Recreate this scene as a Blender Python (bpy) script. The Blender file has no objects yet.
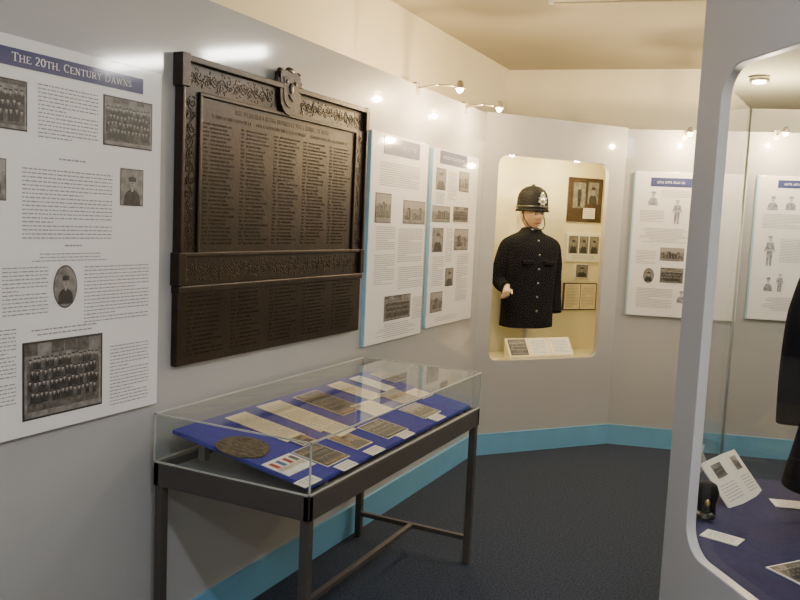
import bpy, bmesh, math, random
from mathutils import Vector, Matrix
random.seed(7)
C = bpy.context.scene.collection
CAM = Vector((0, 0, 1.6)); FPX = 800.0
Yc = Vector((400, 60, -FPX)).normalized()
Uc = Vector((.0448, .9943, .0970)); Uc = (Uc - Yc*Uc.dot(Yc)).normalized()
Xc = Yc.cross(Uc)
def ray(px, py):
    c = Vector((px-400, 300-py, -FPX))
    return Vector((c.dot(Xc), c.dot(Yc), c.dot(Uc)))
class Fr:                                   # frame on a wall: X along, +Y into the wall, Z up
    def __init__(s, x, y, th): s.P = Vector((x, y, 0)); s.th = th; s.d = Vector((math.cos(th), math.sin(th), 0)); s.n = Vector((-math.sin(th), math.cos(th), 0))
    def pt(s, u, off, z): return s.P + s.d*u + s.n*off + Vector((0, 0, z))
    def un(s, px, py, off=0):
        r = ray(px, py); t = (s.n.dot(s.P) + off - s.n.dot(CAM))/s.n.dot(r); p = CAM + r*t
        return (p-s.P).dot(s.d), p.z
    def box(s, a, b, c, d, off=0):
        mx, my = (a+c)/2, (b+d)/2
        return s.un(a, my, off)[0], s.un(c, my, off)[0], s.un(mx, d, off)[1], s.un(mx, b, off)[1]
FL = Fr(-1.94, 0, math.pi/2)
FA = Fr(-1.94, 5.12, math.atan2(.93, .75))
FF = Fr(-1.19, 6.05, math.atan2(.28, 1))
FB = Fr(-2.6, 6.69, math.atan2(.2, 1))
FI = Fr(-.286, 2.434, math.atan2(-.8, .6))

# ---------------------------------------------------------------- materials
def mat(name, col, rough=.6, metal=0, var=.06, scale=8, bump=0, bscale=60, coat=0, crough=.1, emit=0, ecol=None, col2=None, spec=.5):
    m = bpy.data.materials.new(name); m.use_nodes = True; nt = m.node_tree; N = nt.nodes; b = N['Principled BSDF']
    b.inputs['Roughness'].default_value = rough; b.inputs['Metallic'].default_value = metal; b.inputs['Specular IOR Level'].default_value = spec
    b.inputs['Coat Weight'].default_value = coat; b.inputs['Coat Roughness'].default_value = crough
    tc = N.new('ShaderNodeTexCoord'); no = N.new('ShaderNodeTexNoise'); no.inputs['Scale'].default_value = scale; no.inputs['Detail'].default_value = 4
    nt.links.new(tc.outputs['Object'], no.inputs['Vector'])
    cr = N.new('ShaderNodeValToRGB'); cr.color_ramp.elements[0].position = .35; cr.color_ramp.elements[1].position = .65
    c2 = col2 or tuple(min(1, c*(1+var)) for c in col)
    cr.color_ramp.elements[0].color = (*[c*(1-var) for c in col], 1) if not col2 else (*col, 1)
    cr.color_ramp.elements[1].color = (*c2, 1)
    nt.links.new(no.outputs['Fac'], cr.inputs['Fac']); nt.links.new(cr.outputs['Color'], b.inputs['Base Color'])
    if bump:
        n2 = N.new('ShaderNodeTexNoise'); n2.inputs['Scale'].default_value = bscale; n2.inputs['Detail'].default_value = 3
        nt.links.new(tc.outputs['Object'], n2.inputs['Vector'])
        bp = N.new('ShaderNodeBump'); bp.inputs['Strength'].default_value = bump; bp.inputs['Distance'].default_value = .01
        nt.links.new(n2.outputs['Fac'], bp.inputs['Height']); nt.links.new(bp.outputs['Normal'], b.inputs['Normal'])
    if emit:
        b.inputs['Emission Color'].default_value = (*(ecol or col), 1); b.inputs['Emission Strength'].default_value = emit
    return m
def glass(name, tint=(.97, .98, .97), k=.6, base=.03):
    m = bpy.data.materials.new(name); m.use_nodes = True; nt = m.node_tree; N = nt.nodes; N.clear()
    o = N.new('ShaderNodeOutputMaterial'); mx = N.new('ShaderNodeMixShader'); t = N.new('ShaderNodeBsdfTransparent'); g = N.new('ShaderNodeBsdfGlossy')
    t.inputs['Color'].default_value = (*tint, 1); g.inputs['Roughness'].default_value = .03; g.inputs['Color'].default_value = (.9, .9, .9, 1)
    f = N.new('ShaderNodeLayerWeight'); f.inputs['Blend'].default_value = .5
    p = N.new('ShaderNodeMath'); p.operation = 'POWER'; p.inputs[1].default_value = 4.5
    a = N.new('ShaderNodeMath'); a.operation = 'MULTIPLY_ADD'; a.inputs[1].default_value = k; a.inputs[2].default_value = base
    nt.links.new(f.outputs['Facing'], p.inputs[0]); nt.links.new(p.outputs[0], a.inputs[0])
    nt.links.new(a.outputs[0], mx.inputs[0]); nt.links.new(t.outputs[0], mx.inputs[1]); nt.links.new(g.outputs[0], mx.inputs[2]); nt.links.new(mx.outputs[0], o.inputs[0])
    return m
M = dict(
 wall=mat('partition_laminate', (.375, .38, .40), .45, var=.02, scale=2, coat=1, crough=.075),
 wall2=mat('island_paint', (.48, .48, .51), .5, var=.02, scale=2, coat=.2, crough=.2),
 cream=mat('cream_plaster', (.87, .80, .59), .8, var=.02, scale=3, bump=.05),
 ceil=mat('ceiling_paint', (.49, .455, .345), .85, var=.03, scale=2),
 carpet=mat('carpet', (.013, .020, .038), .95, var=.5, scale=110, bump=.5, bscale=260, col2=(.044, .057, .090), spec=.2),
 blue=mat('skirting_blue', (.13, .34, .55), .5, var=.03),
 paleblue=mat('pale_blue_edge', (.30, .55, .74), .4, var=.02),
 panel=mat('poster_white', (.75, .755, .79), .35, var=.01, coat=1, crough=.075),
 header=mat('header_blue', (.025, .036, .15), .5, coat=1, crough=.075),
 ink=mat('print_ink', (.25, .25, .28), .7),
 whitetxt=mat('white_lettering', (.8, .8, .8), .6),
 pbg=mat('photo_grey', (.12, .115, .115), .4, scale=40, col2=(.24, .23, .225)),
 pdark=mat('photo_dark', (.030, .030, .032), .4, var=.4, scale=70),
 pface=mat('photo_face', (.28, .265, .255), .5, scale=60),
 pmid=mat('photo_mid', (.085, .08, .078), .5, var=.4, scale=60),
 sepia=mat('sepia_print', (.15, .10, .055), .4, scale=30, col2=(.30, .21, .12)),
 paper=mat('cream_paper', (.78, .69, .47), .6, var=.05, scale=14),
 wpaper=mat('white_paper', (.77, .76, .72), .6, var=.03),
 bronze=mat('dark_bronze', (.015, .0090, .0055), .34, metal=.45, var=.4, scale=7, bump=.10, bscale=60, col2=(.029, .0175, .0108)),
 bronze2=mat('bronze_relief', (.034, .021, .013), .36, metal=.45, var=.3, scale=30, bump=.1, bscale=120),
 bronze3=mat('bronze_lettering', (.028, .0185, .012), .42, metal=.45, var=.3, scale=30),
 frame=mat('brown_steel', (.050, .044, .041), .45, var=.08, coat=.15),
 shelf=mat('case_shelf', (.18, .18, .17), .5),
 cloth=mat('blue_cloth', (.030, .035, .31), .85, var=.1, scale=40, bump=.3, bscale=400),
 dcloth=mat('dark_blue_cloth', (.018, .019, .092), .9, var=.2, scale=40, bump=.3, bscale=400),
 edge=mat('polished_edge', (.50, .52, .50), .3, metal=.3),
 lining=mat('cream_lining', (.80, .75, .52), .8, var=.02, scale=4),
 serge=mat('navy_serge', (.0065, .0068, .0105), .85, var=.0, scale=3, spec=.10),
 felt=mat('helmet_felt', (.005, .005, .007), .7, var=.2, scale=50, spec=.18),
 silver=mat('silver_metal', (.85, .85, .83), .3, metal=1),
 button=mat('button_metal', (.50, .49, .46), .45, metal=1),
 brass=mat('brass', (.65, .45, .16), .3, metal=1),
 skin=mat('mannequin_skin', (.46, .29, .19), .55, var=.03, scale=20),
 brow=mat('painted_brow', (.05, .03, .018), .6),
 glove=mat('pale_hand', (.58, .43, .33), .6, var=.03, scale=20),
 lip=mat('lip_paint', (.28, .10, .07), .5),
 eyew=mat('eye_white', (.65, .65, .62), .3),
 black=mat('black_leather', (.006, .006, .006), .4, var=.2),
 darkwood=mat('dark_wood', (.05, .028, .016), .4, var=.3, scale=20),
 white=mat('white_metal', (.7, .69, .64), .4),
 chrome=mat('lamp_chrome', (.6, .55, .45), .3, metal=.8),
 bulb=mat('bulb', (1, .85, .6), .5, emit=45, ecol=(1, .72, .36)),
 tube=mat('tube_glow', (1, 1, 1), .5, emit=110, ecol=(1, .97, .90)),
 fill_glow=mat('fill_light_glow', (1, 1, 1), .5, emit=34, ecol=(.92, .96, 1)),  # glow of the two added fill lights near the camera
 red=mat('ribbon_red', (.35, .03, .03), .7), medblue=mat('ribbon_blue', (.05, .10, .35), .7),
 oval=mat('badge_green_brown', (.026, .020, .010), .55, var=.4, scale=38, col2=(.105, .074, .034), bump=.6, bscale=60),
 sketch=mat('sketch_grey', (.14, .15, .20), .6, scale=70, col2=(.34, .36, .42)), sketch2=mat('sketch_pale', (.48, .46, .45), .6, scale=60),
 glass=glass('clear_glass', (.99, .99, .98), .30, .006), glass2=glass('case_glass', (.95, .97, .96), .8, .06), glass3=glass('island_glass', (.97, .98, .975), .6, .03))
M['bulb'].cycles.emission_sampling = 'NONE'
ctex = bpy.data.textures.new('cloth_folds', 'CLOUDS'); ctex.noise_scale = .16; ctex.noise_depth = 0; ctex.noise_basis = 'IMPROVED_PERLIN'

# ---------------------------------------------------------------- mesh builder
class MB:
    def __init__(s, *mats): s.bm = bmesh.new(); s.mats = [M[k] for k in mats]
    def face(s, pts, m=0, smooth=False):
        f = s.bm.faces.new([s.bm.verts.new(p) for p in pts]); f.material_index = m; f.smooth = smooth; return f
    def box(s, x0, x1, y0, y1, z0, z1, m=0):
        return s.prismz([(x0, y0), (x1, y0), (x1, y1), (x0, y1)], z0, z1, m)
    def prismz(s, poly, z0, z1, m=0):
        a = [s.bm.verts.new((x, y, z0)) for x, y in poly]; b = [s.bm.verts.new((x, y, z1)) for x, y in poly]; s._pr(a, b, m)
    def prismy(s, poly, y0, y1, m=0):
        a = [s.bm.verts.new((x, y0, z)) for x, z in poly]; b = [s.bm.verts.new((x, y1, z)) for x, z in poly]; s._pr(a, b, m)
    def _pr(s, a, b, m):
        n = len(a); fs = [s.bm.faces.new(a[::-1]), s.bm.faces.new(b)]
        for i in range(n): fs.append(s.bm.faces.new((a[i], a[(i+1) % n], b[(i+1) % n], b[i])))
        for f in fs: f.material_index = m
    def quad(s, x0, x1, z0, z1, y, m=0): s.face([(x0, y, z0), (x1, y, z0), (x1, y, z1), (x0, y, z1)], m)
    def disc(s, x, z, rx, rz, y, m=0, n=20): s.face([(x+rx*math.cos(2*math.pi*i/n), y, z+rz*math.sin(2*math.pi*i/n)) for i in range(n)], m)
    def cyl(s, p0, p1, r0, r1=None, n=16, m=0, caps=True):
        p0, p1 = Vector(p0), Vector(p1); r1 = r0 if r1 is None else r1; q = (p1-p0).to_track_quat('Z', 'Y')
        A = [s.bm.verts.new(p0 + q @ Vector((r0*math.cos(2*math.pi*i/n), r0*math.sin(2*math.pi*i/n), 0))) for i in range(n)]
        B = [s.bm.verts.new(p1 + q @ Vector((r1*math.cos(2*math.pi*i/n), r1*math.sin(2*math.pi*i/n), 0))) for i in range(n)]
        for i in range(n):
            f = s.bm.faces.new((A[i], A[(i+1) % n], B[(i+1) % n], B[i])); f.material_index = m; f.smooth = True
        if caps:
            for f in (s.bm.faces.new(A[::-1]), s.bm.faces.new(B)): f.material_index = m
    def ball(s, c, sc, rot=0, m=0, u=12, v=8, axis='Y'):
        mt = Matrix.Translation(c) @ Matrix.Rotation(rot, 4, axis) @ Matrix.Diagonal((*((sc,)*3 if isinstance(sc, (int, float)) else sc), 1))
        r = bmesh.ops.create_uvsphere(s.bm, u_segments=u, v_segments=v, radius=1, matrix=mt)
        for vv in r['verts']:
            for f in vv.link_faces: f.material_index = m; f.smooth = True
    def chain(s, pts, rs, n=12, m=0):
        for i in range(len(pts)-1): s.cyl(pts[i], pts[i+1], rs[i], rs[i+1], n, m)
        for p, r in zip(pts, rs): s.ball(p, r*.995, m=m, u=n, v=8)
    def sweep(s, pts, rs, n=20, k=5, m=0):                      # one smooth tapering tube along a curve
        pts = [Vector(p) for p in pts]; Q = []
        for i in range(len(pts)-1):
            a, b, c, d = pts[max(0, i-1)], pts[i], pts[i+1], pts[min(len(pts)-1, i+2)]
            for j in range(k):
                t = j/k; Q.append((.5*((2*b)+(c-a)*t+(2*a-5*b+4*c-d)*t*t+(3*b-a-3*c+d)*t**3), rs[i]*(1-t)+rs[i+1]*t))
        Q.append((pts[-1], rs[-1])); up = Vector((0, 1, 0)); rings = []
        for i, (p, r) in enumerate(Q):
            d = (Q[min(i+1, len(Q)-1)][0]-Q[max(0, i-1)][0]).normalized(); u = (up-d*up.dot(d)).normalized(); v = d.cross(u); up = u
            rings.append([p+u*r*math.cos(2*math.pi*a/n)+v*r*math.sin(2*math.pi*a/n) for a in range(n)])
        s.loops(rings, m)
    def loops(s, rings, m=0, cap=True):
        R = [[s.bm.verts.new(p) for p in r] for r in rings]; n = len(R[0])
        for a, b in zip(R, R[1:]):
            for i in range(n):
                f = s.bm.faces.new((a[i], a[(i+1) % n], b[(i+1) % n], b[i])); f.material_index = m; f.smooth = True
        if cap:
            for f in (s.bm.faces.new(R[0][::-1]), s.bm.faces.new(R[-1])): f.material_index = m
    def lathe(s, prof, c=(0, 0, 0), n=32, sy=1, m=0):
        s.loops([[(c[0]+r*math.cos(2*math.pi*i/n), c[1]+sy*r*math.sin(2*math.pi*i/n), c[2]+z) for i in range(n)] for r, z in prof], m)
    def holed(s, X0, X1, Z0, Z1, x0, x1, z0, z1, r, y0, y1, m=0, k=10):
        inn, out = [], []
        for cx, cz, ox, oz, sx, sz, flip in ((x1-r, z1-r, X1, Z1, 1, 1, 0), (x0+r, z1-r, X0, Z1, -1, 1, 1), (x0+r, z0+r, X0, Z0, -1, -1, 0), (x1-r, z0+r, X1, Z0, 1, -1, 1)):
            I, O = [], []
            for i in range(k+1):
                a = math.pi/2*i/k; I.append((cx+sx*r*math.cos(a), cz+sz*r*math.sin(a)))
                if 2*i <= k: O.append((ox, cz+(oz-cz)*math.tan(a)))
                else: O.append((cx+(ox-cx)/math.tan(a), oz))
            if flip: I.reverse(); O.reverse()
            inn += I; out += O
        V = [[s.bm.verts.new((x, y, z)) for x, z in L] for L in (inn, out) for y in (y0, y1)]; n = len(inn)
        for i in range(n):
            j = (i+1) % n
            for q in ((V[0][i], V[0][j], V[2][j], V[2][i]), (V[1][i], V[3][i], V[3][j], V[1][j]), (V[0][i], V[1][i], V[1][j], V[0][j]), (V[2][i], V[2][j], V[3][j], V[3][i])):
                f = s.bm.faces.new(q); f.material_index = m
    def build(s, name, parent=None, bevel=0, loc=None):
        bmesh.ops.recalc_face_normals(s.bm, faces=s.bm.faces)
        me = bpy.data.meshes.new(name); s.bm.to_mesh(me); s.bm.free()
        for m in s.mats: me.materials.append(m)
        o = bpy.data.objects.new(name, me); C.objects.link(o)
        if parent: o.parent = parent
        if loc: o.location = loc
        if bevel:
            b = o.modifiers.new('bevel', 'BEVEL'); b.width = bevel; b.segments = 2; b.limit_method = 'ANGLE'
        return o
def tag(o, label, cat, group=None):
    o['label'] = label; o['category'] = cat
    if group: o['group'] = group
    return o
def root(name, label, cat, loc=(0, 0, 0), rz=0, group=None, mw=None):
    o = bpy.data.objects.new(name, None); C.objects.link(o); o.empty_display_size = .1
    if mw is not None: o.matrix_world = mw
    else: o.location = loc; o.rotation_euler = (0, 0, rz)
    return tag(o, label, cat, group)
def struct(o): o['kind'] = 'structure'; return o
def place(o, F, s=0, off=0, z=0): o.location = F.pt(s, off, z); o.rotation_euler = (0, 0, F.th); return o

# ---------------------------------------------------------------- roman capitals drawn as strokes (thick stems, thin hairlines, serifs)
TK, TN = .145, .065
def _arc(cx, cz, rx, rz, a0, a1, n=12): return [(cx+rx*math.cos(math.radians(a0+(a1-a0)*i/n)), cz+rz*math.sin(math.radians(a0+(a1-a0)*i/n))) for i in range(n+1)]
GL = {  # glyph: (advance, [stems], [thin strokes], [serif centres], [arcs])
 'T': (.85, [((.42, 0), (.42, 1))], [((.05, .96), (.79, .96)), ((.07, .78), (.07, 1)), ((.77, .78), (.77, 1))], [(.42, .03)], []),
 'H': (1.0, [((.2, 0), (.2, 1)), ((.78, 0), (.78, 1))], [((.2, .5), (.78, .5))], [(.2, .03), (.2, .97), (.78, .03), (.78, .97)], []),
 'E': (.82, [((.2, 0), (.2, 1))], [((.1, .965), (.7, .965)), ((.1, .035), (.74, .035)), ((.2, .5), (.58, .5)), ((.7, .8), (.7, 1)), ((.74, 0), (.74, .22))], [], []),
 '2': (.68, [], [((.1, .05), (.6, .05))], [], [_arc(.33, .73, .22, .25, 160, -30), [(.52, .6), (.3, .3), (.1, .07)], ]),
 '0': (.72, [], [], [], [_arc(.35, .5, .24, .46, 0, 360, 22)]),
 '.': (.30, [((.12, 0), (.12, .14))], [], [], []),
 'C': (.85, [], [((.74, .72), (.74, .98))], [], [_arc(.48, .5, .34, .46, 50, 310, 18)]),
 'N': (.98, [((.2, 1), (.78, 0))], [((.2, 0), (.2, 1)), ((.78, 0), (.78, 1))], [(.2, .03), (.14, .97), (.78, .97)], []),
 'U': (.95, [((.2, .3), (.2, 1))], [((.76, .3), (.76, 1))], [(.2, .97), (.76, .97)], [_arc(.48, .32, .28, .28, 180, 360, 12)]),
 'R': (.92, [((.2, 0), (.2, 1)), ((.42, .48), (.82, .02))], [((.2, .965), (.45, .965)), ((.2, .48), (.45, .48))], [(.2, .03)], [_arc(.44, .725, .22, .24, 90, -90, 10)]),
 'Y': (.86, [((.42, 0), (.42, .48)), ((.12, 1), (.42, .46))], [((.72, 1), (.44, .46))], [(.42, .03), (.14, .97), (.72, .97)], []),
 'D': (.95, [((.2, 0), (.2, 1))], [((.1, .965), (.45, .965)), ((.1, .035), (.45, .035))], [], [_arc(.44, .5, .36, .46, 90, -90, 14)]),
 'A': (.92, [((.46, 1), (.80, 0))], [((.46, 1), (.12, 0)), ((.24, .33), (.68, .33))], [(.12, .03), (.80, .03)], []),
 'W': (1.25, [((.14, 1), (.40, 0)), ((.62, 1), (.88, 0))], [((.40, 0), (.62, 1)), ((.88, 0), (1.12, 1))], [(.14, .97), (.62, .97), (1.12, .97)], []),
 'S': (.68, [], [((.56, .74), (.56, .96)), ((.1, .06), (.1, .28))], [], [_arc(.33, .73, .21, .22, 30, 270, 12)+_arc(.33, .28, .24, .24, 90, -150, 12)]),
 ' ': (.48, [], [], [], [])}
def lettering(mb, txt, x0, z0, width, h, y, m):
    seq = []; big = True; x = 0
    for ch in txt:
        sc = 1 if (big or ch.isdigit()) else .84
        seq.append((ch, x, sc)); x += GL[ch][0]*sc; big = ch == ' '
    k = width/x
    def st(a, b, w, ox, sc):
        a, b = Vector(a), Vector(b); d = (b-a).normalized(); n = Vector((-d.y, d.x))*w/2
        mb.face([(x0+(ox+q.x*sc)*k, y, z0+q.y*sc*h) for q in (a+n, b+n, b-n, a-n)], m)
    for ch, ox, sc in seq:
        _, stems, thin, ser, arcs = GL[ch]
        for a, b in stems: st(a, b, TK, ox, sc)
        for a, b in thin: st(a, b, TN, ox, sc)
        for cx, cz in ser: st((cx-.16, cz), (cx+.16, cz), .06, ox, sc)
        for A in arcs:
            for a, b in zip(A, A[1:]):
                d = Vector(b)-Vector(a)
                if d.length > 1e-4: st(a, b, TN+(TK-TN)*abs(d.normalized().y)**2, ox, sc)

# ---------------------------------------------------------------- the setting
b = MB('carpet'); b.box(-2.7, 3.5, -2.1, 8.4, -.05, 0); struct(b.build('floor'))
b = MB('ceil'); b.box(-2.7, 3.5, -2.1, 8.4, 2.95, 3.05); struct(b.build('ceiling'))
b = MB('wall'); b.box(-2.02, -1.94, -2.0, 5.118, 0, 2.35); struct(b.build('wall_left'))
b = MB('cream'); b.box(-2.6, -2.32, -2.0, 3.98, 0, 2.95); b.box(-2.6, -2.37, 3.98, 6.8, 0, 2.95); struct(b.build('wall_upper_left'))
b = MB('wall'); b.holed(0, 1.195, 0, 2.36, .112, 1.050, .665, 2.085, .07, 0, .04); struct(place(b.build('wall_angled'), FA))
b = MB('wall'); b.box(.0, 3.0, 0, .08, 0, 2.35); struct(place(b.build('wall_far'), FF))
b = MB('cream'); b.box(-.3, 6.5, 0, .1, 0, 2.95); struct(place(b.build('wall_back'), FB))
b = MB('cream'); b.box(3.4, 3.5, -2, 8.3, 0, 2.95); struct(b.build('wall_right'))
b = MB('cream'); b.box(-2.6, 3.4, -2.1, -2, 0, 2.95); struct(b.build('wall_front'))
b = MB('blue'); b.box(-1.94, -1.925, -2, 5.10, 0, .15); struct(b.build('baseboard_left'))
b = MB('blue'); b.box(0.008, 1.19, -.012, 0, 0, .15); struct(place(b.build('baseboard_angled'), FA))
b = MB('blue'); b.box(0.004, 3.0, -.012, 0, 0, .15); struct(place(b.build('baseboard_far'), FF))

# ---------------------------------------------------------------- printed matter
def dashes(mb, x0, x1, z0, z1, y, n, m, center=False, hf=.42, lo=.005, hi=.020, gap=.0032):
    p = (z1-z0)/n
    for i in range(n):
        zc = z1-(i+.5)*p; a, e = x0, x1
        if center: sh = random.uniform(0, .22)*(x1-x0); a += sh; e -= sh
        elif i % 7 == 6: e = x0+(x1-x0)*random.uniform(.3, .8)
        x = a
        while x < e-.003:
            w = min(random.uniform(lo, hi), e-x); mb.quad(x, x+w, zc-p*hf/2, zc+p*hf/2, y, m); x += w+gap
PM = ('wpaper', 'pbg', 'pdark', 'pface', 'pmid', 'paper', 'ink', 'red', 'medblue', 'silver')
SM = ('wpaper', 'sepia', 'pdark', 'pface', 'pmid', 'paper', 'ink', 'red', 'medblue', 'silver')
KM = ('wpaper', 'panel', 'sketch', 'sketch2', 'sketch', 'paper', 'ink', 'red', 'medblue', 'silver')
def bust(mb, cx, z0, w, h, y, e):                     # head and shoulders with a cap
    n = 20; sh = [(cx+w*.40*math.cos(math.pi*i/n), z0+h*.44*math.sin(math.pi*i/n)**.7) for i in range(n+1)]
    mb.face([(x, y-2*e, z) for x, z in sh], 2)
    mb.face([(cx-w*.06, y-2.5*e, z0+h*.38), (cx+w*.06, y-2.5*e, z0+h*.38), (cx+w*.05, y-2.5*e, z0+h*.55), (cx-w*.05, y-2.5*e, z0+h*.55)], 3)
    mb.disc(cx, z0+h*.60, w*.13, h*.145, y-3*e, 3, 16)
    mb.disc(cx, z0+h*.55, w*.05, h*.018, y-3.5*e, 4, 8); mb.quad(cx-w*.08, cx+w*.08, z0+h*.615, z0+h*.635, y-3.5*e, 4)
    mb.face([(cx-w*.17, y-4*e, z0+h*.66), (cx+w*.17, y-4*e, z0+h*.66), (cx+w*.18, y-4*e, z0+h*.77), (cx, y-4*e, z0+h*.81), (cx-w*.18, y-4*e, z0+h*.77)], 2)
def picture(mb, x0, x1, z0, z1, y, kind, rim=.03):
    w, h = x1-x0, z1-z0; e = .0005; cx, cz = (x0+x1)/2, (z0+z1)/2
    if kind in ('oval', 'drawn_oval'):
        mb.disc(cx, cz, w/2, h/2, y, 2, 28); mb.disc(cx, cz, w*.47, h*.47, y-e, 1, 28); bust(mb, cx, z0+h*.10, w*.8, h*.82, y, e); return
    if kind == 'drawn_bust': bust(mb, cx, z0, w*1.1, h*1.15, y, e); return
    if kind == 'drawn_figure':
        mb.face([(x, y-2*e, z) for x, z in ((cx-w*.16, z0), (cx-w*.04, z0), (cx, z0+h*.4), (cx+w*.04, z0), (cx+w*.18, z0), (cx+w*.22, z0+h*.55), (cx+w*.40, z0+h*.42), (cx+w*.22, z0+h*.78), (cx-w*.22, z0+h*.78), (cx-w*.36, z0+h*.45), (cx-w*.20, z0+h*.55))], 2)
        mb.quad(cx-w*.20, cx+w*.20, z0+h*.50, z0+h*.53, y-2.5*e, 3); mb.quad(cx-w*.015, cx+w*.015, z0+h*.53, z0+h*.76, y-2.5*e, 3)
        mb.disc(cx, z0+h*.88, w*.12, h*.09, y-3*e, 3, 12); mb.quad(cx-w*.15, cx+w*.15, z0+h*.93, z0+h, y-3.5*e, 2); return
    if kind in ('text', 'wtext'):
        mb.quad(x0, x1, z0, z1, y, 5 if kind == 'text' else 0); dashes(mb, x0+w*.1, x1-w*.1, z0+h*.08, z1-h*.08, y-e, max(3, int(h/.014)), 6, hf=.3); return
    if kind == 'medals':
        mb.quad(x0, x1, z0, z1, y, 0)
        for i in range(4):
            x = x0+w*(.14+.24*i); mb.quad(x-w*.07, x+w*.07, cz, z1-h*.12, y-e, (7, 8, 7, 4)[i]); mb.disc(x, cz-h*.14, w*.09, w*.09, y-2*e, 9)
        return
    r = rim*min(w, h); mb.quad(x0, x1, z0, z1, y, 2); mb.quad(x0+r, x1-r, z0+r, z1-r, y-e, 1)
    if kind == 'group':
        rows = 4 if h > .15 else (3 if h > .07 else 2); n = max(6, int(w/(.017 if w > .12 else .012)))
        hr = min(w/n*.30, h*.045)
        for k in range(6): a = x0+r+(w-2*r)*k/6; mb.quad(a, a+(w-2*r)/6.3, z1-h*random.uniform(.10, .20), z1-r, y-1.3*e, random.choice((4, 1, 4)))
        mb.quad(x0+w*.05, x1-w*.05, z0+h*.10, z1-h*.30, y-1.5*e, 4)
        for j in range(rows):
            zb = z1-h*(.24+.58/rows*j); yj = y-(2+j)*e
            for i in range(n-(j % 2)):
                x = x0+w*(.06+.88*(i+.5+(j % 2)*.5)/n)+random.uniform(-1, 1)*hr*.3; q = random.uniform(-.5, .5)*hr
                mb.quad(x-hr*1.45, x+hr*1.45, zb-hr*5.2+q, zb-hr*1.2+q, yj, random.choice((2, 2, 4))); mb.quad(x-hr*.3, x+hr*.3, zb-hr*1.9+q, zb-hr*.8+q, yj-.2*e, 1)
                mb.disc(x, zb+q, hr*.8, hr, yj-.3*e, 3, 8); mb.quad(x-hr*.95, x+hr*.95, zb+q+hr*.35, zb+q+hr*1.2, yj-.5*e, 2)
        mb.quad(x0+r, x1-r, z0+r, z0+h*.10, y-7*e, 1)
    elif kind == 'portrait': bust(mb, cx, z0+r, w*.9, h*.95, y, e)
    elif kind == 'figure':
        mb.face([(x, y-2*e, z) for x, z in ((cx-w*.10, z0+h*.08), (cx+w*.10, z0+h*.08), (cx+w*.16, z0+h*.6), (cx+w*.13, z0+h*.72), (cx-w*.13, z0+h*.72), (cx-w*.16, z0+h*.6))], 2); mb.disc(cx, z0+h*.79, w*.08, h*.06, y-3*e, 3)
    elif kind == 'scene':
        mb.quad(x0+r, x1-r, z1-h*.35, z1-r, y-1.5*e, 3)
        for i in range(7):
            a = x0+w*(.05+.13*i); q = random.uniform(.35, .75); mb.quad(a, a+w*.125, z0+h*.1, z0+h*q, y-2*e, random.choice((2, 4, 1, 4))); mb.quad(a+w*.03, a+w*.06, z0+h*.25, z0+h*(q-.08), y-2.5*e, 1)
        mb.quad(x0+r, x1-r, z0+r, z0+h*.18, y-3*e, 1)
def poster(F, s0, s1, z0, z1, label, headers, pics, texts, edge=True):
    t = root('information_poster', label, 'poster', F.pt(s0, 0, z0), F.th, 'information posters on the partition walls')
    b = MB('panel'); b.box(0, s1-s0, -.018, -.001, 0, z1-z0); b.build('panel', t, .002)
    if edge: b = MB('paleblue'); b.box(-.009, -.0005, -.020, -.001, 0, z1-z0); b.build('edge_strip', t)
    def bx(q):
        a, c, d, e = F.box(*q, off=-.018); return max(.004, a-s0), min(s1-s0-.004, c-s0), d-z0, e-z0
    for q in headers:
        x0, x1, a, c = bx(q); b = MB('header', 'whitetxt'); b.box(x0, x1, -.0195, -.0181, a, c); x = x0+.045; za, zc = a+(c-a)*.38, a+(c-a)*.62; n = 0
        while x < x1-.045:                                # fine strokes for lettering too small to read
            w = random.uniform(.004, .007); b.quad(x, x+w*.35, za, zc, -.0199, 1); zz = random.choice((za, zc-.0025)); b.quad(x, x+w, zz, zz+.0025, -.0199, 1); n += 1; x += w+(.0028 if n % 6 else .010)
        b.build('header_band', t)
    for k, *q in pics:
        x0, x1, a, c = bx(q); b = MB(*(KM if 'drawn' in k else PM)); picture(b, x0, x1, a, c, -.0190, k); b.build('drawing' if 'drawn' in k else 'photograph', t)
    for n, ce, *q in texts:
        b = MB('ink'); x0, x1, a, c = bx(q); dashes(b, x0, x1, a, c, -.0188, max(n, int(round((c-a)/.0110))) if n > 1 else 1, 0, ce, hf=.31); b.build('text_block', t)
    return t
p1 = poster(FL, 1.26, 2.050, .945, 2.05, 'large white poster with blue heading band and framed group photograph, left of the bronze board', [], 
  [('group', -30, 76, 27, 128), ('group', 103, 99, 152, 148), ('portrait', 120, 169, 143, 206), ('oval', 53, 265, 77, 308), ('group', 22, 338, 102, 413), ('scene', -25, 157, 6, 200)],
  [(13, 0, 38, 88, 98, 142), (1, 1, 56, 158, 88, 163), (16, 0, 22, 170, 112, 240), (1, 1, 60, 243, 86, 248), (2, 1, 30, 252, 108, 262), (9, 0, 2, 266, 48, 316), (9, 0, 84, 264, 148, 320), (2, 1, 22, 325, 105, 334), (11, 0, 110, 342, 148, 402), (12, 0, -30, 330, 16, 410)], edge=False)
b = MB('header'); b.box(.03, .705, -.0195, -.0181, 1.024, 1.072); hb = b.build('header_band', p1)
b = MB('whitetxt'); lettering(b, 'THE 20TH. CENTURY DAWNS', .225, 1.038, .430, .0230, -.0199, 0); b.build('heading_lettering', hb)
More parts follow.
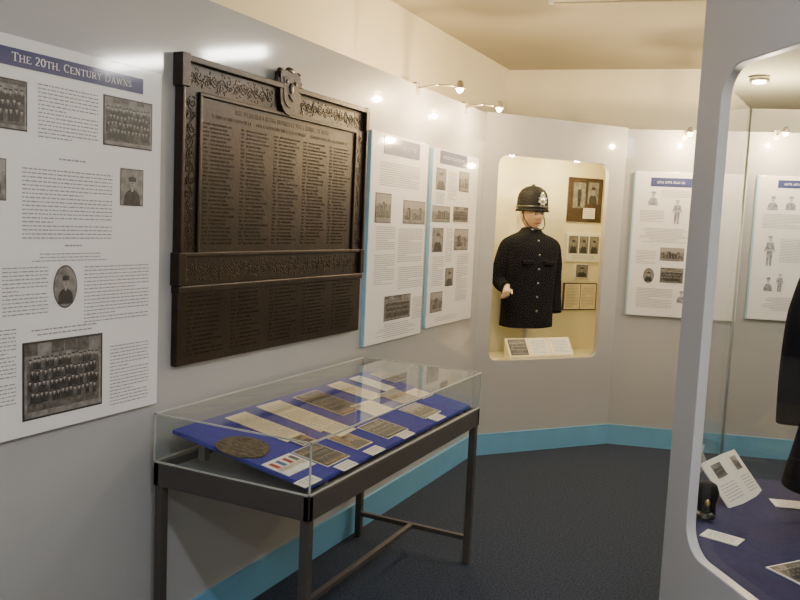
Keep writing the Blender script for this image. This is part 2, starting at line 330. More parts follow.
poster(FL, 3.505, 4.175, .965, 2.045, 'tall white poster with blue heading, beside the right edge of the bronze board', [(384, 140, 420, 157)],
  [('scene', 375, 193, 391, 223), ('scene', 403, 201, 425, 224), ('group', 384, 295, 410, 319)],
  [(6, 0, 380, 164, 420, 188), (5, 0, 376, 226, 395, 250), (7, 0, 398, 228, 422, 262), (6, 0, 374, 254, 394, 285), (4, 0, 398, 266, 422, 288), (5, 1, 374, 322, 416, 336), (4, 0, 412, 296, 423, 318)])
poster(FL, 4.245, 4.965, .985, 2.035, 'tall white poster with many small photographs, nearest to the mannequin display', [(440, 153, 467, 166)],
  [('portrait', 436, 168, 446, 190), ('scene', 459, 172, 469, 192), ('scene', 432, 206, 450, 222), ('group', 453, 207, 468, 222), ('portrait', 432, 228, 443, 252), ('scene', 454, 229, 468, 250), ('portrait', 445, 268, 453, 286), ('scene', 430, 292, 442, 312)],
  [(6, 0, 448, 172, 457, 200), (3, 1, 434, 192, 446, 204), (5, 0, 446, 228, 452, 262), (6, 0, 432, 256, 443, 286), (8, 0, 456, 254, 467, 300), (3, 1, 430, 315, 460, 320)])
s, e, z0, z1 = FF.box(631, 173, 741, 318)
poster(FF, s, e, z0, z1, 'white poster on the far wall between the mannequin display and the right hand case', [(651, 178, 692, 187)],
  [('drawn_bust', 648, 190, 659, 205), ('drawn_figure', 670, 200, 684, 224), ('scene', 660, 248, 684, 261), ('oval', 643, 268, 654, 283), ('group', 660, 268, 683, 283), ('drawn_bust', 676, 290, 686, 303), ('drawn_figure', 694, 205, 708, 235)],
  [(4, 0, 662, 190, 690, 198), (4, 0, 640, 210, 664, 222), (4, 1, 640, 228, 688, 243), (4, 0, 636, 250, 656, 264), (5, 0, 636, 288, 672, 308), (8, 0, 692, 245, 718, 290)])
s, e, z0, z1 = FF.box(752, 177, 858, 322)
poster(FF, s, e, z0, z1, 'white poster with pale drawn figures seen through the right hand glass case', [(778, 181, 840, 189)],
  [('drawn_bust', 767, 195, 779, 210), ('drawn_bust', 785, 195, 797, 210), ('drawn_figure', 762, 236, 777, 266), ('drawn_bust', 763, 276, 773, 291), ('drawn_figure', 774, 274, 785, 292), ('drawn_bust', 805, 200, 820, 222)],
  [(4, 0, 763, 214, 800, 229), (5, 0, 780, 240, 835, 264), (4, 1, 760, 298, 820, 312)])

# ---------------------------------------------------------------- bronze memorial board
Y0, Y1, ZB = 2.130, 3.425, 1.06
t = root('memorial_board', 'large dark bronze memorial board with crest and rows of raised names', 'memorial plaque', FL.pt(Y0, 0, ZB), FL.th)
W = Y1-Y0
b = MB('bronze'); b.box(0, W, -.028, -.001, 0, .265); b.box(-.004, W+.002, -.036, -.001, .257, .283); b.build('lower_panel', t, .004)
b = MB('bronze'); b.box(.01, W-.01, -.024, -.001, .283, 1.06); b.build('upper_panel', t, .003)
b = MB('bronze')                                           # raised architrave frame
b.box(.0, .014, -.038, -.001, .283, 1.05); b.box(W-.014, W, -.038, -.001, .283, 1.05)
b.box(.092, .106, -.034, -.024, .40, .95); b.box(W-.106, W-.092, -.034, -.024, .40, .95)
b.box(.092, W-.092, -.034, -.024, .945, .96); b.box(.0, W, -.036, -.001, .385, .40)
b.box(-.004, W+.002, -.042, -.001, 1.05, 1.072); b.box(-.012, .03, -.044, -.001, .965, 1.076); b.box(W-.03, W+.004, -.044, -.001, .965, 1.076)
b.box(-.010, .03, -.042, -.001, .285, .40); b.box(W-.03, W+.004, -.042, -.001, .285, .40)
b.build('moulded_frame', t, .003)
def scroll(x0, z0, x1, z1, n, wd, D=-.0245):               # leafy scroll: spiralling tendrils off a waving stem, irregular leaves
    b = MB('bronze2')
    dx, dz = (x1-x0)/n, (z1-z0)/n; horiz = abs(dx) > abs(dz)
    def P(al, ac): return (x0+al, D, z0+ac) if horiz else (x0+ac, D, z0+al)
    Lt = abs(x1-x0)+abs(z1-z0); L = Lt/n; pr = None
    for i in range(n*6+1):
        q = P(Lt*i/(n*6), math.sin(math.pi*i/6)*wd*.22)
        if pr: b.cyl(pr, q, .0019, n=5)
        pr = q
    for i in range(n):
        sg = 1 if i % 2 == 0 else -1; c = L*(i+.5); ph = random.uniform(0, 1)
        pr = None
        for k in range(10):
            a = k*.75+ph; r = min(wd*.26, L*.45)*(1-.085*k); q = P(c+r*math.cos(a), -sg*wd*.16+sg*r*math.sin(a))
            if pr: b.cyl(pr, q, .0018-.0001*k, n=5)
            pr = q
        b.ball(pr, (.0030, .002, .0030), u=6, v=4)
        for k in range(9):
            a = random.uniform(0, 6.28); q = P(c+random.uniform(-.5, .5)*L, random.uniform(-.46, .46)*wd)
            b.ball(q, (wd*random.uniform(.06, .10), .0015, wd*.038), a, u=8, v=4)
    b.build('scroll_ornament', t)
scroll(.053, .41, .053, .94, 12, .070); scroll(W-.053, .41, W-.053, .94, 12, .070)
scroll(.035, 1.004, W/2-.12, 1.004, 12, .075); scroll(W/2+.08, 1.004, W-.035, 1.004, 12, .075)
scroll(.035, .335, W-.035, .335, 27, .084)
b = MB('bronze'); cx = W/2-.018
def shield(kx, kz, zt, zb):                                # rounded shield outline
    h = zt-zb; P = [(cx-kx, zt-h*.06), (cx-kx*.6, zt-h*.01), (cx, zt), (cx+kx*.6, zt-h*.01), (cx+kx, zt-h*.06)]
    for i in range(9): a = math.pi*i/8; P.append((cx+kx*math.cos(a)*(1 if i in (0, 8) else .98), zb+h*.45-h*.45*math.sin(a)**kz))
    return P
b.prismy(shield(.072, .8, 1.128, .950), -.040, -.01)
for k in (-1, 1): b.ball((cx+k*.064, -.032, 1.118), (.022, .009, .014)); b.ball((cx+k*.080, -.030, 1.082), (.016, .008, .018), k*.4); b.ball((cx+k*.094, -.028, 1.072), (.026, .008, .009), k*.5)
b.ball((cx, -.034, 1.130), (.030, .009, .013))
cr = b.build('crest', t, .006)
b = MB('bronze'); b.prismy(shield(.050, .8, 1.104, .980), -.043, -.039)
b.ball((cx, -.044, 1.058), (.016, .004, .022)); b.ball((cx, -.044, 1.020), (.024, .003, .008), .5)
for k in (-1, 1): b.ball((cx+k*.030, -.043, 1.082), (.011, .003, .008), k*.5)
b.build('shield', cr)
def glyph_run(b, x, x1, z0, z1, D):                        # tiny raised strokes standing for worn, unreadable letters
    h = z1-z0
    while x < x1:
        w = h*random.uniform(.45, .75); b.box(x, x+w*.30, D-.0007, D, z0, z1); zz = random.choice((z0, z1-h*.25, z0+h*.38)); b.box(x, x+w, D-.0007, D, zz, zz+h*.25)
        if random.random() < .5: b.box(x+w*.7, x+w, D-.0007, D, z0, z1)
        x += w+h*.25
b = MB('bronze3'); glyph_run(b, .30, W-.34, .908, .927, -.024); glyph_run(b, .17, .40, .880, .893, -.024); glyph_run(b, .43, .78, .880, .893, -.024); glyph_run(b, .81, W-.17, .880, .893, -.024)
b.build('raised_heading', t)
for c in range(5):
    b = MB('bronze3'); a = .124+c*.212
    for r in range(31):
        z = .854-r*.0142; k = random.uniform(.015, .03); glyph_run(b, a, a+k, z, z+.0068, -.024); glyph_run(b, a+k+.014, a+k+random.uniform(.10, .16), z, z+.0068, -.024)
    b.build('name_column', t)
for c in range(5):
    b = MB('bronze3'); a = .05+c*.245
    for r in range(14):
        z = .238-r*.0158; k = random.uniform(.015, .03); glyph_run(b, a, a+k, z, z+.0066, -.028); glyph_run(b, a+k+.014, a+k+random.uniform(.11, .18), z, z+.0066, -.028)
    b.build('lower_name_column', t)

# ---------------------------------------------------------------- table display case
X0, X1, TY0, TY1, ZR, ZT = -1.905, -1.275, 2.02, 3.48, .75, .92
t = root('table_display_case', 'dark steel table display case with glass top below the bronze board', 'display case', ((X0+X1)/2, (TY0+TY1)/2, 0))
hx, hy = (X1-X0)/2, (TY1-TY0)/2
for sx in (-1, 1):
    for sy in (-1, 1):
        b = MB('frame'); cx, cy = sx*(hx-.02), sy*(hy-.02); b.box(cx-.016, cx+.016, cy-.016, cy+.016, 0, .67); b.build('leg', t, .003)
b = MB('frame'); b.box(-hx, hx, -hy, -hy+.025, .668, ZR); b.box(-hx, hx, hy-.025, hy, .668, ZR); b.box(-hx, -hx+.025, -hy, hy, .668, ZR); b.box(hx-.025, hx, -hy, hy, .668, ZR); b.build('apron', t, .004)
for sx in (-1, 1):
    b = MB('frame'); cy = sx*(hy-.02); b.box(-hx+.03, hx-.03, cy-.011, cy+.011, .11, .132); b.build('crossbar', t, .002)
b = MB('frame'); b.box(-.012, .012, -hy+.031, hy-.031, .11, .132); b.build('centre_rail', t, .002)
b = MB('shelf'); b.box(-hx+.026, hx-.026, -hy+.026, hy-.026, .70, .722); b.build('shelf', t)
b = MB('glass2'); g = .002; a, c, d, e = -hx+g, hx-g, -hy+g, hy-g
for P in ([(a, d, ZR), (c, d, ZR), (c, d, ZT-g), (a, d, ZT-g)], [(a, e, ZR), (c, e, ZR), (c, e, ZT-g), (a, e, ZT-g)], [(a, d, ZR), (a, e, ZR), (a, e, ZT-g), (a, d, ZT-g)],
          [(c, d, ZR), (c, e, ZR), (c, e, ZT-g), (c, d, ZT-g)], [(a, d, ZT-g), (c, d, ZT-g), (c, e, ZT-g), (a, e, ZT-g)]): b.face(P)
b.build('glass_cover', t)
b = MB('edge'); w = .005
for z in (ZR, ZT-w):
    for a, c, d, e in ((-hx, hx, -hy, -hy+w), (-hx, hx, hy-w, hy), (-hx, -hx+w, -hy, hy), (hx-w, hx, -hy, hy)): b.box(a, c, d, e, z, z+w)
for sx in (-1, 1):
    for sy in (-1, 1): b.box(min(sx*hx, sx*(hx-w)), max(sx*hx, sx*(hx-w)), min(sy*hy, sy*(hy-w)), max(sy*hy, sy*(hy-w)), ZR, ZT)
b.build('glass_edging', t)
BX0, BX1, BZ0, BZ1 = -1.875, -1.315, .856, .764
t = root('display_board', 'deep blue cloth covered sloping board inside the table case', 'display board', (0, 0, 0))
b = MB('cloth'); b.prismy([(BX0, BZ0-.016), (BX1, BZ1-.016), (BX1, BZ1), (BX0, BZ0)], 2.075, 3.455); b.build('cloth_panel', t, .003)
for y in (2.20, 3.38):
    b = MB('shelf'); b.prismy([(BX0+.02, .7222), (BX0+.05, .7222), (BX0+.05, .83), (BX0+.02, .835)], y-.012, y+.012); b.build('prop', t)
    b = MB('shelf'); b.prismy([(BX1-.04, .7222), (BX1-.01, .7222), (BX1-.01, .748), (BX1-.04, .753)], y-.012, y+.012); b.build('prop', t)
L = math.hypot(BX1-BX0, BZ0-BZ1); cs, sn = (BX1-BX0)/L, (BZ0-BZ1)/L
nrm = Vector((sn, 0, cs))
def board_mw(px, py, lift=.0015, rot=0):
    r = ray(px, py); p0 = Vector((BX1, 0, BZ1)); tt = nrm.dot(p0-CAM)/nrm.dot(r); p = CAM+r*tt+nrm*lift
    return Matrix(((0, -sn, -cs, p.x), (1, 0, 0, p.y), (0, -cs, sn, p.z), (0, 0, 0, 1))) @ Matrix.Rotation(rot, 4, 'Y')
GB = 'papers and photographs on the blue board'
def flat(name, label, cat, px, py, w, h, kind, back='wpaper', rot=0, mats=PM, lift=.0015):
    b = MB(*mats); b.box(-w/2, w/2, -.002, 0, -h/2, h/2, 5 if back == 'paper' else 0); r = .004
    picture(b, -w/2+r, w/2-r, -h/2+r, h/2-r, -.0025, kind)
    o = b.build(name); o.matrix_world = board_mw(px, py, rot=rot, lift=lift); tag(o, label, cat, GB)
flat('document', 'long cream document strip next to the oval badge on blue cloth', 'document', 265, 427, .12, .28, 'text', 'paper')
flat('document', 'larger cream document, second from the oval badge on blue cloth', 'document', 299, 416, .15, .31, 'text', 'paper', rot=.03)
flat('photograph', 'brown group photograph between cream documents, back row of blue board', 'photograph', 329, 403, .18, .25, 'group', 'paper', mats=SM)
flat('document', 'pale paper right of the brown group photograph', 'document', 355, 391, .12, .23, 'text', 'paper', rot=-.03)
flat('document', 'narrow white paper beside the dark far photograph', 'document', 372, 384, .10, .20, 'wtext', lift=.003)
flat('photograph', 'dark photograph at the back far end of the blue board', 'photograph', 388, 377, .12, .14, 'scene')
flat('document', 'small cream paper at the far right end of the blue board', 'document', 419, 394, .12, .10, 'text', 'paper')
flat('photograph', 'brown photograph in the middle of the far half of the blue board', 'photograph', 398, 397, .16, .13, 'scene', 'paper', mats=SM, lift=.004)
flat('document', 'small yellowed paper in the middle of the board above the portrait', 'document', 372, 409, .16, .13, 'text', 'paper', lift=.004, rot=.05)
flat('document', 'small yellowed paper above the brown photograph of the front row', 'document', 337, 430, .13, .10, 'text', 'paper', lift=.004, rot=-.04)
flat('photograph', 'little brown photograph between the second cream document and the medal card', 'photograph', 302, 441, .09, .07, 'portrait', 'paper', mats=SM, lift=.004)
flat('medal_card', 'white card with medals on coloured ribbons, front near corner of blue board', 'medals', 289, 465, .16, .11, 'medals')
flat('photograph', 'brown group photograph just right of the medal card', 'photograph', 321, 455, .15, .15, 'group', mats=SM)
flat('photograph', 'small portrait photograph in the middle of the front row', 'photograph', 350, 441, .12, .13, 'portrait', 'paper', mats=SM)
flat('photograph', 'wide photograph of men, fourth in the front row', 'photograph', 383, 429, .18, .14, 'group')
flat('photograph', 'photograph at the far right end of the front row', 'photograph', 420, 411, .17, .13, 'scene')
for px, py, lb in ((308, 482, 'white caption card below the medal card'), (346, 466, 'white caption card below the group photograph near the middle'), (374, 451, 'white caption card below the wide photograph of men'), (405, 435, 'white caption card between the wide photograph and the far corner'), (437, 418, 'white caption card at the far front corner')):
    flat('caption_card', lb, 'caption card', px, py, .10, .045, 'wtext')
b = MB('oval'); n = 40
b.prismy([(.096*(1+.03*math.sin(7*math.pi*i/n))*math.cos(2*math.pi*i/n), .088*(1+.03*math.cos(11*math.pi*i/n))*math.sin(2*math.pi*i/n)) for i in range(n)], -.004, 0)
o = b.build('oval_badge'); o.matrix_world = board_mw(243, 448); tag(o, 'flat oval mottled green-brown badge on the near left of the blue board', 'badge')

# ---------------------------------------------------------------- built-in case with mannequin
t = root('built_in_display_case', 'cream lined built-in display case behind the rounded window holding the uniformed mannequin', 'display case', FA.pt(0, 0, 0), FA.th)
D0, D1, ZF, ZC = .041, .44, .65, 2.14
CP = [(.06, D0), (1.10, D0), (1.56, D1), (.06, D1)]
b = MB('lining'); b.box(.045, 1.575, D1, D1+.015, ZF-.02, ZC); b.box(.045, .06, D0, D1, ZF-.02, ZC)
b.prismz([(1.10, D0), (1.115, D0), (1.575, D1), (1.56, D1)], ZF-.02, ZC); b.prismz(CP, ZC, ZC+.015); b.prismz(CP, ZF-.02, ZF); b.build('lining', t)
b = MB('glass'); b.quad(.08, 1.08, ZF+.004, ZC-.03, D0+.004); b.build('glass_pane', t)
b = MB('white'); b.box(.25, .9, D0+.02, D0+.06, ZC-.025, ZC-.001); b.build('light_batten', t, .003)

def make_mannequin(label, coat=False):
    t = root('mannequin', label, 'mannequin')
    b = MB('white'); b.lathe([(.0, 0), (.12, 0), (.12, .012), (.02, .018), (.016, .03), (.016, .30), (.0, .30)], n=24); b.build('stand', t)
    # head
    b = MB('skin'); rings = []; nr, ns = 30, 44
    for j in range(nr+1):
        ph = math.pi*(j/nr); zz = -math.cos(ph); R = max(.02, math.sin(ph)); ring = []
        for i in range(ns):
            a = 2*math.pi*i/ns; x, y = R*math.cos(a), R*math.sin(a)
            hx = .084*(1 if zz > 0 else 1-.25*(-zz)**1.5); hyy = .098*(1 if zz > 0 else 1-.10*(-zz))
            X, Y, Z = x*hx, y*hyy, zz*.116
            fr = max(0, -y)
            def g(cx, cz, sx, sz): return math.exp(-((X-cx)/sx)**2-((Z-cz)/sz)**2)*(fr > .2)
            Y -= .026*g(0, -.024, .012, .018)+.010*g(0, .0, .008, .02)+.007*g(0, -.062, .02, .008)+.013*g(0, -.096, .024, .016)+.008*g(0, .028, .05, .010)
            Y += .013*g(-.031, .004, .015, .013)+.013*g(.031, .004, .015, .013)+.006*g(0, -.078, .024, .006)+.006*g(-.05, -.05, .014, .02)+.006*g(.05, -.05, .014, .02)
            ring.append((X, Y, Z+1.030))
        rings.append(ring)
    b.loops(rings)
    b.cyl((0, .01, .85), (0, .005, .975), .055, .050, 20)
    for k in (-1, 1): b.ball((k*.083, .006, 1.012), (.010, .020, .032), k*.15)
    hd = b.build('head', t); ss = hd.modifiers.new('s', 'SUBSURF'); ss.levels = 1; ss.render_levels = 1
    for k in (-1, 1):
        b = MB('eyew', 'black'); b.ball((k*.031, -.078, 1.030), .011); b.ball((k*.031, -.0865, 1.030), .0062, m=1, u=8, v=6); b.build('eye', hd)
        b = MB('brow'); b.ball((k*.032, -.0935, 1.047), (.019, .005, .005), -k*.15); b.build('eyebrow', hd)
    b = MB('lip'); b.ball((0, -.098, .9705), (.022, .007, .005)); b.ball((0, -.097, .9635), (.018, .007, .005)); b.build('lips', hd)
    # helmet
    b = MB('felt'); b.lathe([(.0, .012), (.090, .010), (.117, -.008), (.119, -.002), (.108, .014), (.109, .050), (.107, .085), (.099, .118), (.081, .147), (.050, .168), (.020, .176), (.0, .177)], (0, .005, 1.062), 36, 1.16)
    hm = b.build('helmet', t); hm.location = (0, 0, -.008)
    b = MB('black'); b.lathe([(.109, .014), (.113, .016), (.1135, .032), (.109, .034)], (0, .005, 1.062), 36, 1.16); b.build('helmet_band', hm)
    b = MB('black'); b.lathe([(.0, .174), (.014, .174), (.014, .182), (.008, .188), (.0, .189)], (0, .005, 1.062), 16); b.build('helmet_boss', hm)
    b = MB('silver')
    pts = []
    for i in range(16): r = .038 if i % 2 else .026; a = math.pi/2+2*math.pi*i/16; pts.append((r*math.cos(a), 1.135+r*1.15*math.sin(a)))
    b.prismy(pts, -.129, -.114); b.ball((0, -.129, 1.135), (.017, .006, .019)); b.ball((0, -.120, 1.180), (.010, .006, .012)); b.build('badge', hm)
    b = MB('black')
    P = [(-.089, .0, 1.06), (-.088, -.03, 1.005), (-.074, -.062, .960), (-.038, -.092, .932), (0, -.104, .924), (.038, -.092, .932), (.074, -.062, .960), (.088, -.03, 1.005), (.089, .0, 1.06)]
    b.chain(P, [.004]*9, 8); b.build('chin_strap', hm)
    # tunic or long coat
    b = MB('serge'); S = [(.213, .210, .126), (.215, .214, .130), (.221, .214, .130), (.30, .212, .128), (.42, .209, .124), (.52, .210, .122), (.62, .215, .124), (.72, .222, .126), (.80, .226, .116), (.842, .220, .100), (.868, .180, .088), (.888, .112, .078), (.905, .076, .072), (.938, .068, .070)]
    if coat: S = [(.118, .262, .160), (.12, .266, .164), (.126, .266, .164), (.22, .252, .152), (.32, .232, .14)]+S[4:]
    def ring(z, w, d): return [(math.copysign(abs(math.cos(a))**.75, math.cos(a))*w, math.copysign(abs(math.sin(a))**.85, math.sin(a))*d, z) for a in [2*math.pi*i/48 for i in range(48)]]
    b.loops([ring(*q) for q in S])
    sr = [.040, .048, .056, .054, .050, .047]
    if coat:
        for k in (-1, 1): b.sweep([(k*.165, 0, .832), (k*.212, 0, .795), (k*.236, .005, .68), (k*.246, .01, .54), (k*.252, 0, .42), (k*.252, -.02, .31)], sr)
    else:
        b.sweep([(-.165, 0, .832), (-.212, 0, .795), (-.234, .012, .68), (-.244, .022, .56), (-.248, -.03, .515), (-.254, -.10, .50)], sr)
        b.sweep([(.165, 0, .832), (.212, 0, .795), (.232, .008, .68), (.240, .008, .54), (.238, -.01, .42), (.234, -.04, .31)], sr)
    tu = b.build('long_coat' if coat else 'tunic', t)
    sv = tu.modifiers.new('sv', 'SUBSURF'); sv.levels = 2; sv.render_levels = 2
    dp = tu.modifiers.new('folds', 'DISPLACE'); dp.texture = ctex; dp.strength = .014; dp.mid_level = .5
    for i in range(6):
        z = .840-.10*i; d = [.102, .125, .129, .127, .126, .130][i]
        if coat: d += .002+max(0, i-4)*.007
        b = MB('button'); b.ball((.0, -d-.002, z), (.0075, .007, .0075)); b.build('button', tu)
    for k in (-1, 1):
        b = MB('serge'); b.box(k*.095-.048, k*.095+.048, -.133, -.112, .67, .70); b.build('pocket_flap', tu, .004)
        b = MB('silver'); b.box(k*.035-.010, k*.035+.010, -.074, -.064, .915, .923); b.build('collar_numerals', tu, .001)
    if coat: return t
    # hand
    b = MB('glove'); w0 = Vector((-.254, -.110, .498)); fd = Vector((-.30, -.38, -.35)).normalized(); sd = Vector((-.8, 0, -.2)).normalized(); nn = fd.cross(sd).normalized()
    b.chain([w0-fd*.03, w0+fd*.015, w0+fd*.05], [.020, .023, .025], 12)
    for i, ln in enumerate((.055, .065, .060, .048)):
        p = w0+fd*.06+sd*(.026-.017*i); b.chain([p, p+fd*ln*.5, p+(fd*.85-nn*.5)*ln, p+(fd*.6-nn*.9)*ln*1.15], [.0086, .0082, .0075, .0064], 8)
    p = w0+fd*.02-sd*.025; b.chain([p, p+(fd*.6-sd*.7)*.03, p+(fd*.95-sd*.55)*.055], [.010, .0095, .0075], 8)
    h = b.build('hand', t); r = h.modifiers.new('r', 'REMESH'); r.mode = 'VOXEL'; r.voxel_size = .0032; r.use_smooth_shade = True
    return t
mq = make_mannequin('mannequin in black police tunic with silver buttons and badged helmet')
mu = FA.un(529, 280, .25)[0]
place(mq, FA, mu, .26, ZF+.0005); mq.scale = (1, 1, 1.022)
# pictures pinned to the case back
def back_item(name, label, cat, q, kinds, fr=None, group='framed items at the back of the mannequin case'):
    x0, x1, z0, z1 = FA.box(*q, off=D1-.01); t = root(name, label, cat, FA.pt(x0, D1-.0005, z0), FA.th, group); w, h = x1-x0, z1-z0
    b = MB(fr or 'paper'); b.box(0, w, -.014, 0, 0, h); b.build('frame' if fr else 'mount', t, .002)
    for k, a, c, d, e in kinds: b = MB(*PM); picture(b, a*w, c*w, d*h, e*h, -.0146, k); b.build('photograph' if 'text' not in k else 'sheet', t)
back_item('picture_frame', 'tall dark framed photographs at top right of the mannequin case', 'picture frame', (568, 178, 602, 222), [('figure', .12, .5, .3, .9), ('portrait', .55, .88, .4, .92), ('wtext', .45, .8, .08, .32)], 'darkwood')
back_item('picture_frame', 'wide frame with row of portraits, below the tall dark frame', 'picture frame', (566, 234, 600, 262), [('portrait', .06, .33, .3, .92), ('portrait', .37, .63, .3, .92), ('portrait', .67, .94, .3, .92), ('wtext', .1, .9, .06, .26)], 'wpaper')
back_item('photograph', 'single small photograph between the wide frame and the document', 'photograph', (575, 264, 588, 278), [('portrait', .05, .95, .05, .95)], 'wpaper')
back_item('open_document', 'pale open two page document at lower right of mannequin case', 'document', (563, 283, 596, 310), [('text', .03, .49, .04, .96), ('text', .51, .97, .04, .96)], 'oval')
# reading board on case floor
x0, z_ = FA.un(508, 350, .08); x1, z_ = FA.un(572, 350, .08)
t = root('caption_board', 'sloping caption board with papers in front of the mannequin', 'caption board', FA.pt(x0, .05, ZF+.0003), FA.th)
w = x1-x0
b = MB('paper'); v = [(0, 0), (.085, 0), (.085, .150), (0, .03)]
A = [b.bm.verts.new((0, y, z)) for y, z in v]; B = [b.bm.verts.new((w, y, z)) for y, z in v]; b._pr(A, B, 0)
b.build('wedge', t, .002)
an = math.atan2(.12, .085); Ls = math.hypot(.085, .12)
for k, (a, c) in enumerate(((.03, .3), (.35, .62), (.67, .97))):
    bb = MB(*PM); picture(bb, a*w, c*w, .01, Ls-.01, -.001, ('group', 'wtext', 'wtext')[k], .08); o = bb.build('paper_sheet', t); o.location = (0, 0, .03); o.rotation_euler = (an-math.pi/2, 0, 0)

# ---------------------------------------------------------------- island case at right
t = root('island_display_case', 'tall grey display case with rounded window at the right edge', 'display case', FI.pt(0, 0, 0), FI.th)
Dl, Cl = (-.561, .528), (-.244, 1.371)
b = MB('wall2'); b.holed(0, 1.5, 0, 2.36, .116, 1.33, .71, 2.05, .085, -.005, .025, k=16); b.build('front_panel', t, .003)
b = MB('blue'); b.box(.005, 1.495, -.017, -.0055, 0, .15); b.build('baseboard', t)
pl = [(.003, .026), (1.497, .026), Cl, Dl]
b = MB('wall2'); b.prismz(pl, 0, .68); b.build('plinth', t)
b = MB('dcloth'); b.prismz(pl, .681, .70); b.build('cloth_floor', t)
b = MB('lining'); b.prismz(pl, 2.065, 2.35); b.build('roof', t)
def slab(p, q, th, z0, z1, m, name):
    p, q = Vector(p), Vector(q); d = (q-p).normalized(); n = Vector((-d.y, d.x))*th
    b = MB(m)
    if th: b.prismz([tuple(p), tuple(q), tuple(q+n), tuple(p+n)], z0, z1)
    else: b.face([(p.x, p.y, z0), (q.x, q.y, z0), (q.x, q.y, z1), (p.x, p.y, z1)])
    b.build(name, t)
slab(Dl, (.003, .026), 0, .701, 2.064, 'glass3', 'side_glass')
slab((1.497, .026), Cl, .018, .701, 2.064, 'lining', 'side_panel')
slab(Cl, Dl, 0, .701, 2.064, 'glass3', 'rear_glass')
b = MB('edge'); b.cyl((Dl[0]+.006, Dl[1]+.0, .701), (Dl[0]+.006, Dl[1], 2.064), .004); b.build('corner_post', t)
b = MB('glass3'); b.quad(.106, 1.35, .702, 2.06, .030); b.build('front_glass', t)
def wl(F, x, y): v = Vector((x, y, 0))-F.P; return v.dot(F.d), v.dot(F.n)
u, v = wl(FI, -.143, 2.57)
b = MB('chrome', 'bulb'); b.cyl((u, v, 2.05), (u, v, 2.065), .028, n=20); b.cyl((u, v, 2.046), (u, v, 2.05), .018, n=20, m=1); b.build('downlight', t)
# contents
m2 = make_mannequin('mannequin in long dark coat partly visible inside the island case at right edge', coat=True)
m2.location = (.275, 2.83, .7005); m2.rotation_euler = (0, 0, math.radians(4))
def zpt(px, py, z): r = ray(px, py); s = (z-CAM.z)/r.z; return CAM+r*s
t = root('uniform_cap', 'small black rounded cap with brass badge just inside the island case window', 'cap', (-.200, 2.70, .7005))
b = MB('felt'); b.lathe([(.0, .0), (.036, .0), (.040, .01), (.038, .05), (.046, .075), (.048, .09), (.038, .115), (.02, .125), (.0, .127)], n=24, sy=1.15); b.build('crown', t)
b = MB('black'); b.loops([[(.044*math.cos(a)*k, -.028+.050*math.sin(a)*k-.012, .012+z) for a in [math.pi+math.pi*i/10 for i in range(11)]] for k, z in ((.6, .012), (1, 0), (1, .004), (.6, .016))]); b.build('peak', t)
b = MB('brass'); b.ball((.008, -.050, .060), (.012, .006, .016)); b.build('badge', t)
t.scale = (.78, .78, .90)
mw = Matrix.Translation(Vector((-.078, 2.96, .7008))) @ Matrix.Rotation(1.26, 4, 'Z') @ Matrix.Rotation(-.72, 4, 'X')
t = root('booklet', 'pale open booklet tilted on blue cloth beside the small black cap', 'booklet', mw=mw)
for k in (-1, 1):
    b = MB('wpaper'); b.box(min(0, k*.145), max(0, k*.145), -.006, 0, 0, .175); o = b.build('page', t, .001); o.rotation_euler = (0, 0, k*.12)
    b = MB(*PM); a, c = min(k*.012, k*.135), max(k*.012, k*.135)
    b.quad(a, c, .01, .165, -.0064, 0); dashes(b, a+.012, c-.012, .02, .085, -.0068, 6, 6, hf=.25)
    picture(b, a+.03, c-.03, .105, .155, -.0070, 'scene' if k > 0 else 'group')
    b.build('printing', o)
def lying(name, label, cat, px, py, rz, w, h, kind, z=.7008):
    p = zpt(px, py, z); b = MB(*PM); b.box(-w/2, w/2, -.003, 0, -h/2, h/2, 0); picture(b, -w/2+.006, w/2-.006, -h/2+.006, h/2-.006, -.0036, kind)
    o = b.build(name); o.matrix_world = Matrix.Translation(p) @ Matrix.Rotation(rz, 4, 'Z') @ Matrix.Rotation(-math.pi/2, 4, 'X'); tag(o, label, cat)
lying('caption_card', 'grey caption card lying on the dark blue cloth in the island case', 'caption card', 722, 538, -.25, .11, .07, 'wtext')
lying('photograph', 'photograph lying at the bottom right corner inside the island case', 'photograph', 803, 572, .9, .16, .11, 'group')
lying('document', 'white paper lying in front of the long coat in the island case', 'document', 791, 505, .3, .12, .08, 'wtext')

# ---------------------------------------------------------------- lamps
def lamp_light(p, e, col, r=.02, kind='POINT'):
    l = bpy.data.lights.new('light', kind); l.energy = e; l.color = col; l.shadow_soft_size = r
    o = bpy.data.objects.new('light', l); C.objects.link(o); o.location = p; return o
def spotlight(F, s, out, z, label, e=34):
    t = root('spotlight', label, 'spotlight', F.pt(s, 0, z), F.th, 'small arm spotlights above the posters')
    b = MB('chrome'); b.box(-.02, .02, .0, .03, .015, .03); b.box(-.02, .02, -.004, .0, -.04, .03); b.build('bracket', t, .002)
    b = MB('chrome'); b.chain([(0, -.004, 0), (0, -out*.5, .012), (0, -out, .0)], [.005]*3, 8); b.build('arm', t)
    b = MB('chrome'); b.lathe([(.0, .03), (.012, .03), (.024, .0), (.026, -.012), (.021, -.010), (.012, .018), (.0, .019)], (0, -out, -.002), 20); b.build('lamp_head', t)
    b = MB('bulb'); b.ball((0, -out, -.016), .019); b.build('bulb', t)
    lamp_light(F.pt(s, -out, z-.055), e, (1, .71, .37), .012)
spotlight(FL, 4.03, .25, 2.335, 'small arm spotlight above the poster beside the bronze board')
spotlight(FL, 4.74, .22, 2.335, 'small arm spotlight above the poster nearest the mannequin display')
s3 = FF.un(690, 135, -.22)[0]; spotlight(FF, s3, .22, 2.32, 'small arm spotlight on the far wall beside the island case edge')
s4 = FF.un(787, 117, -.22)[0]; spotlight(FF, s4, .22, 2.335, 'small arm spotlight seen through the island case glass')
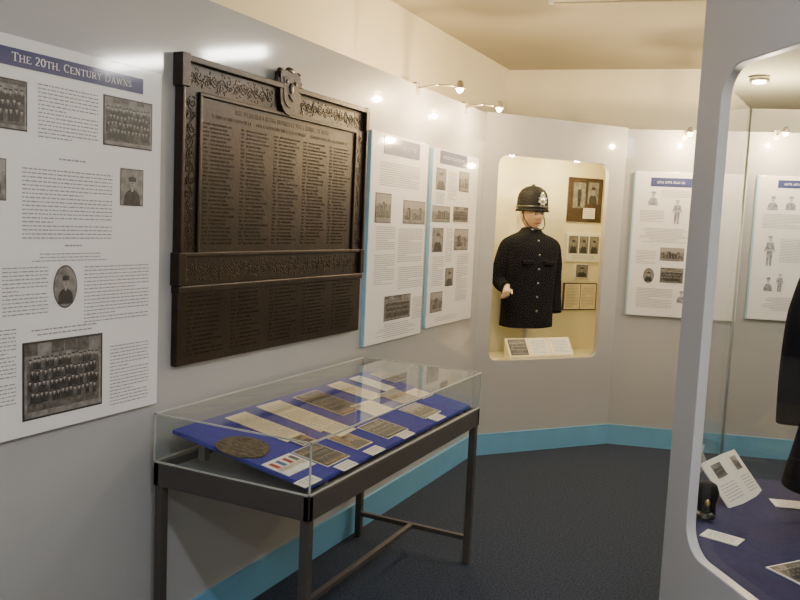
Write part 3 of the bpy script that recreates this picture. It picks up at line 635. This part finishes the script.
def area(p, sx, sy, e, col, rot=(0, 0, 0)):
    l = bpy.data.lights.new('area', 'AREA'); l.shape = 'RECTANGLE'; l.size = sx; l.size_y = sy; l.energy = e; l.color = col
    o = bpy.data.objects.new('area_light', l); C.objects.link(o); o.location = p; o.rotation_euler = rot; return o
def fluor(x0, x1, y, label, e, m='tube'):
    t = root('ceiling_light', label, 'ceiling light', ((x0+x1)/2, y, 2.95), 0, 'fluorescent ceiling lights')
    h = (x1-x0)/2
    b = MB('white'); b.box(-h, h, -.05, .05, -.015, -.001); b.build('batten', t, .004)
    b = MB(m); b.box(-h+.02, h-.02, -.025, .025, -.095, -.0155); b.build('diffuser', t, .01)
    if e: area(((x0+x1)/2, y, 2.85), x1-x0, .12, e, (.90, .94, 1))  # area lamp used only by the added fill lights
fluor(.03, .66, 5.32, 'short fluorescent ceiling light behind the island case', 0)
fluor(1.10, 1.93, 5.42, 'fluorescent ceiling light further right behind the island case', 0)
fluor(-.3, .9, .6, 'added fill light on the ceiling above the visitor', 31, 'fill_glow')  # unseen fitting, added as front fill for the room
fluor(.3, 1.5, -1.0, 'added fill light on the ceiling behind the visitor', 29, 'fill_glow')  # second added fill, out of view behind the camera
t = root('ceiling_batten', 'pale unlit batten on the ceiling at the top of the view', 'ceiling light', (-.85, 4.83, 2.95), .2)
b = MB('white'); b.box(-.6, .6, -.04, .04, -.03, -.001); b.build('casing', t, .004)
b = MB('ceil'); b.box(-.57, .57, -.02, .02, -.042, -.0305); b.build('diffuser', t, .004)
# light inside the mannequin case and the island
for u_, e_ in ((.30, 11.5), (.86, 8.5)): lamp_light(FA.pt(u_, D0+.10, ZC-.08), e_, (1, .79, .44), .02)
lamp_light(Vector((-.12, 2.60, 1.90)), 8, (1, .84, .60), .02)
wd = bpy.data.worlds.new('world'); bpy.context.scene.world = wd; wd.use_nodes = True
wd.node_tree.nodes['Background'].inputs[0].default_value = (.5, .5, .55, 1); wd.node_tree.nodes['Background'].inputs[1].default_value = .1
# ---------------------------------------------------------------- camera
cd = bpy.data.cameras.new('camera'); cd.sensor_width = 36; cd.lens = 36*FPX/800; cd.clip_start = .02
co = bpy.data.objects.new('camera', cd); C.objects.link(co)
co.matrix_world = Matrix.Translation(CAM) @ Matrix((Xc, Yc, Uc)).to_4x4()
bpy.context.scene.camera = co
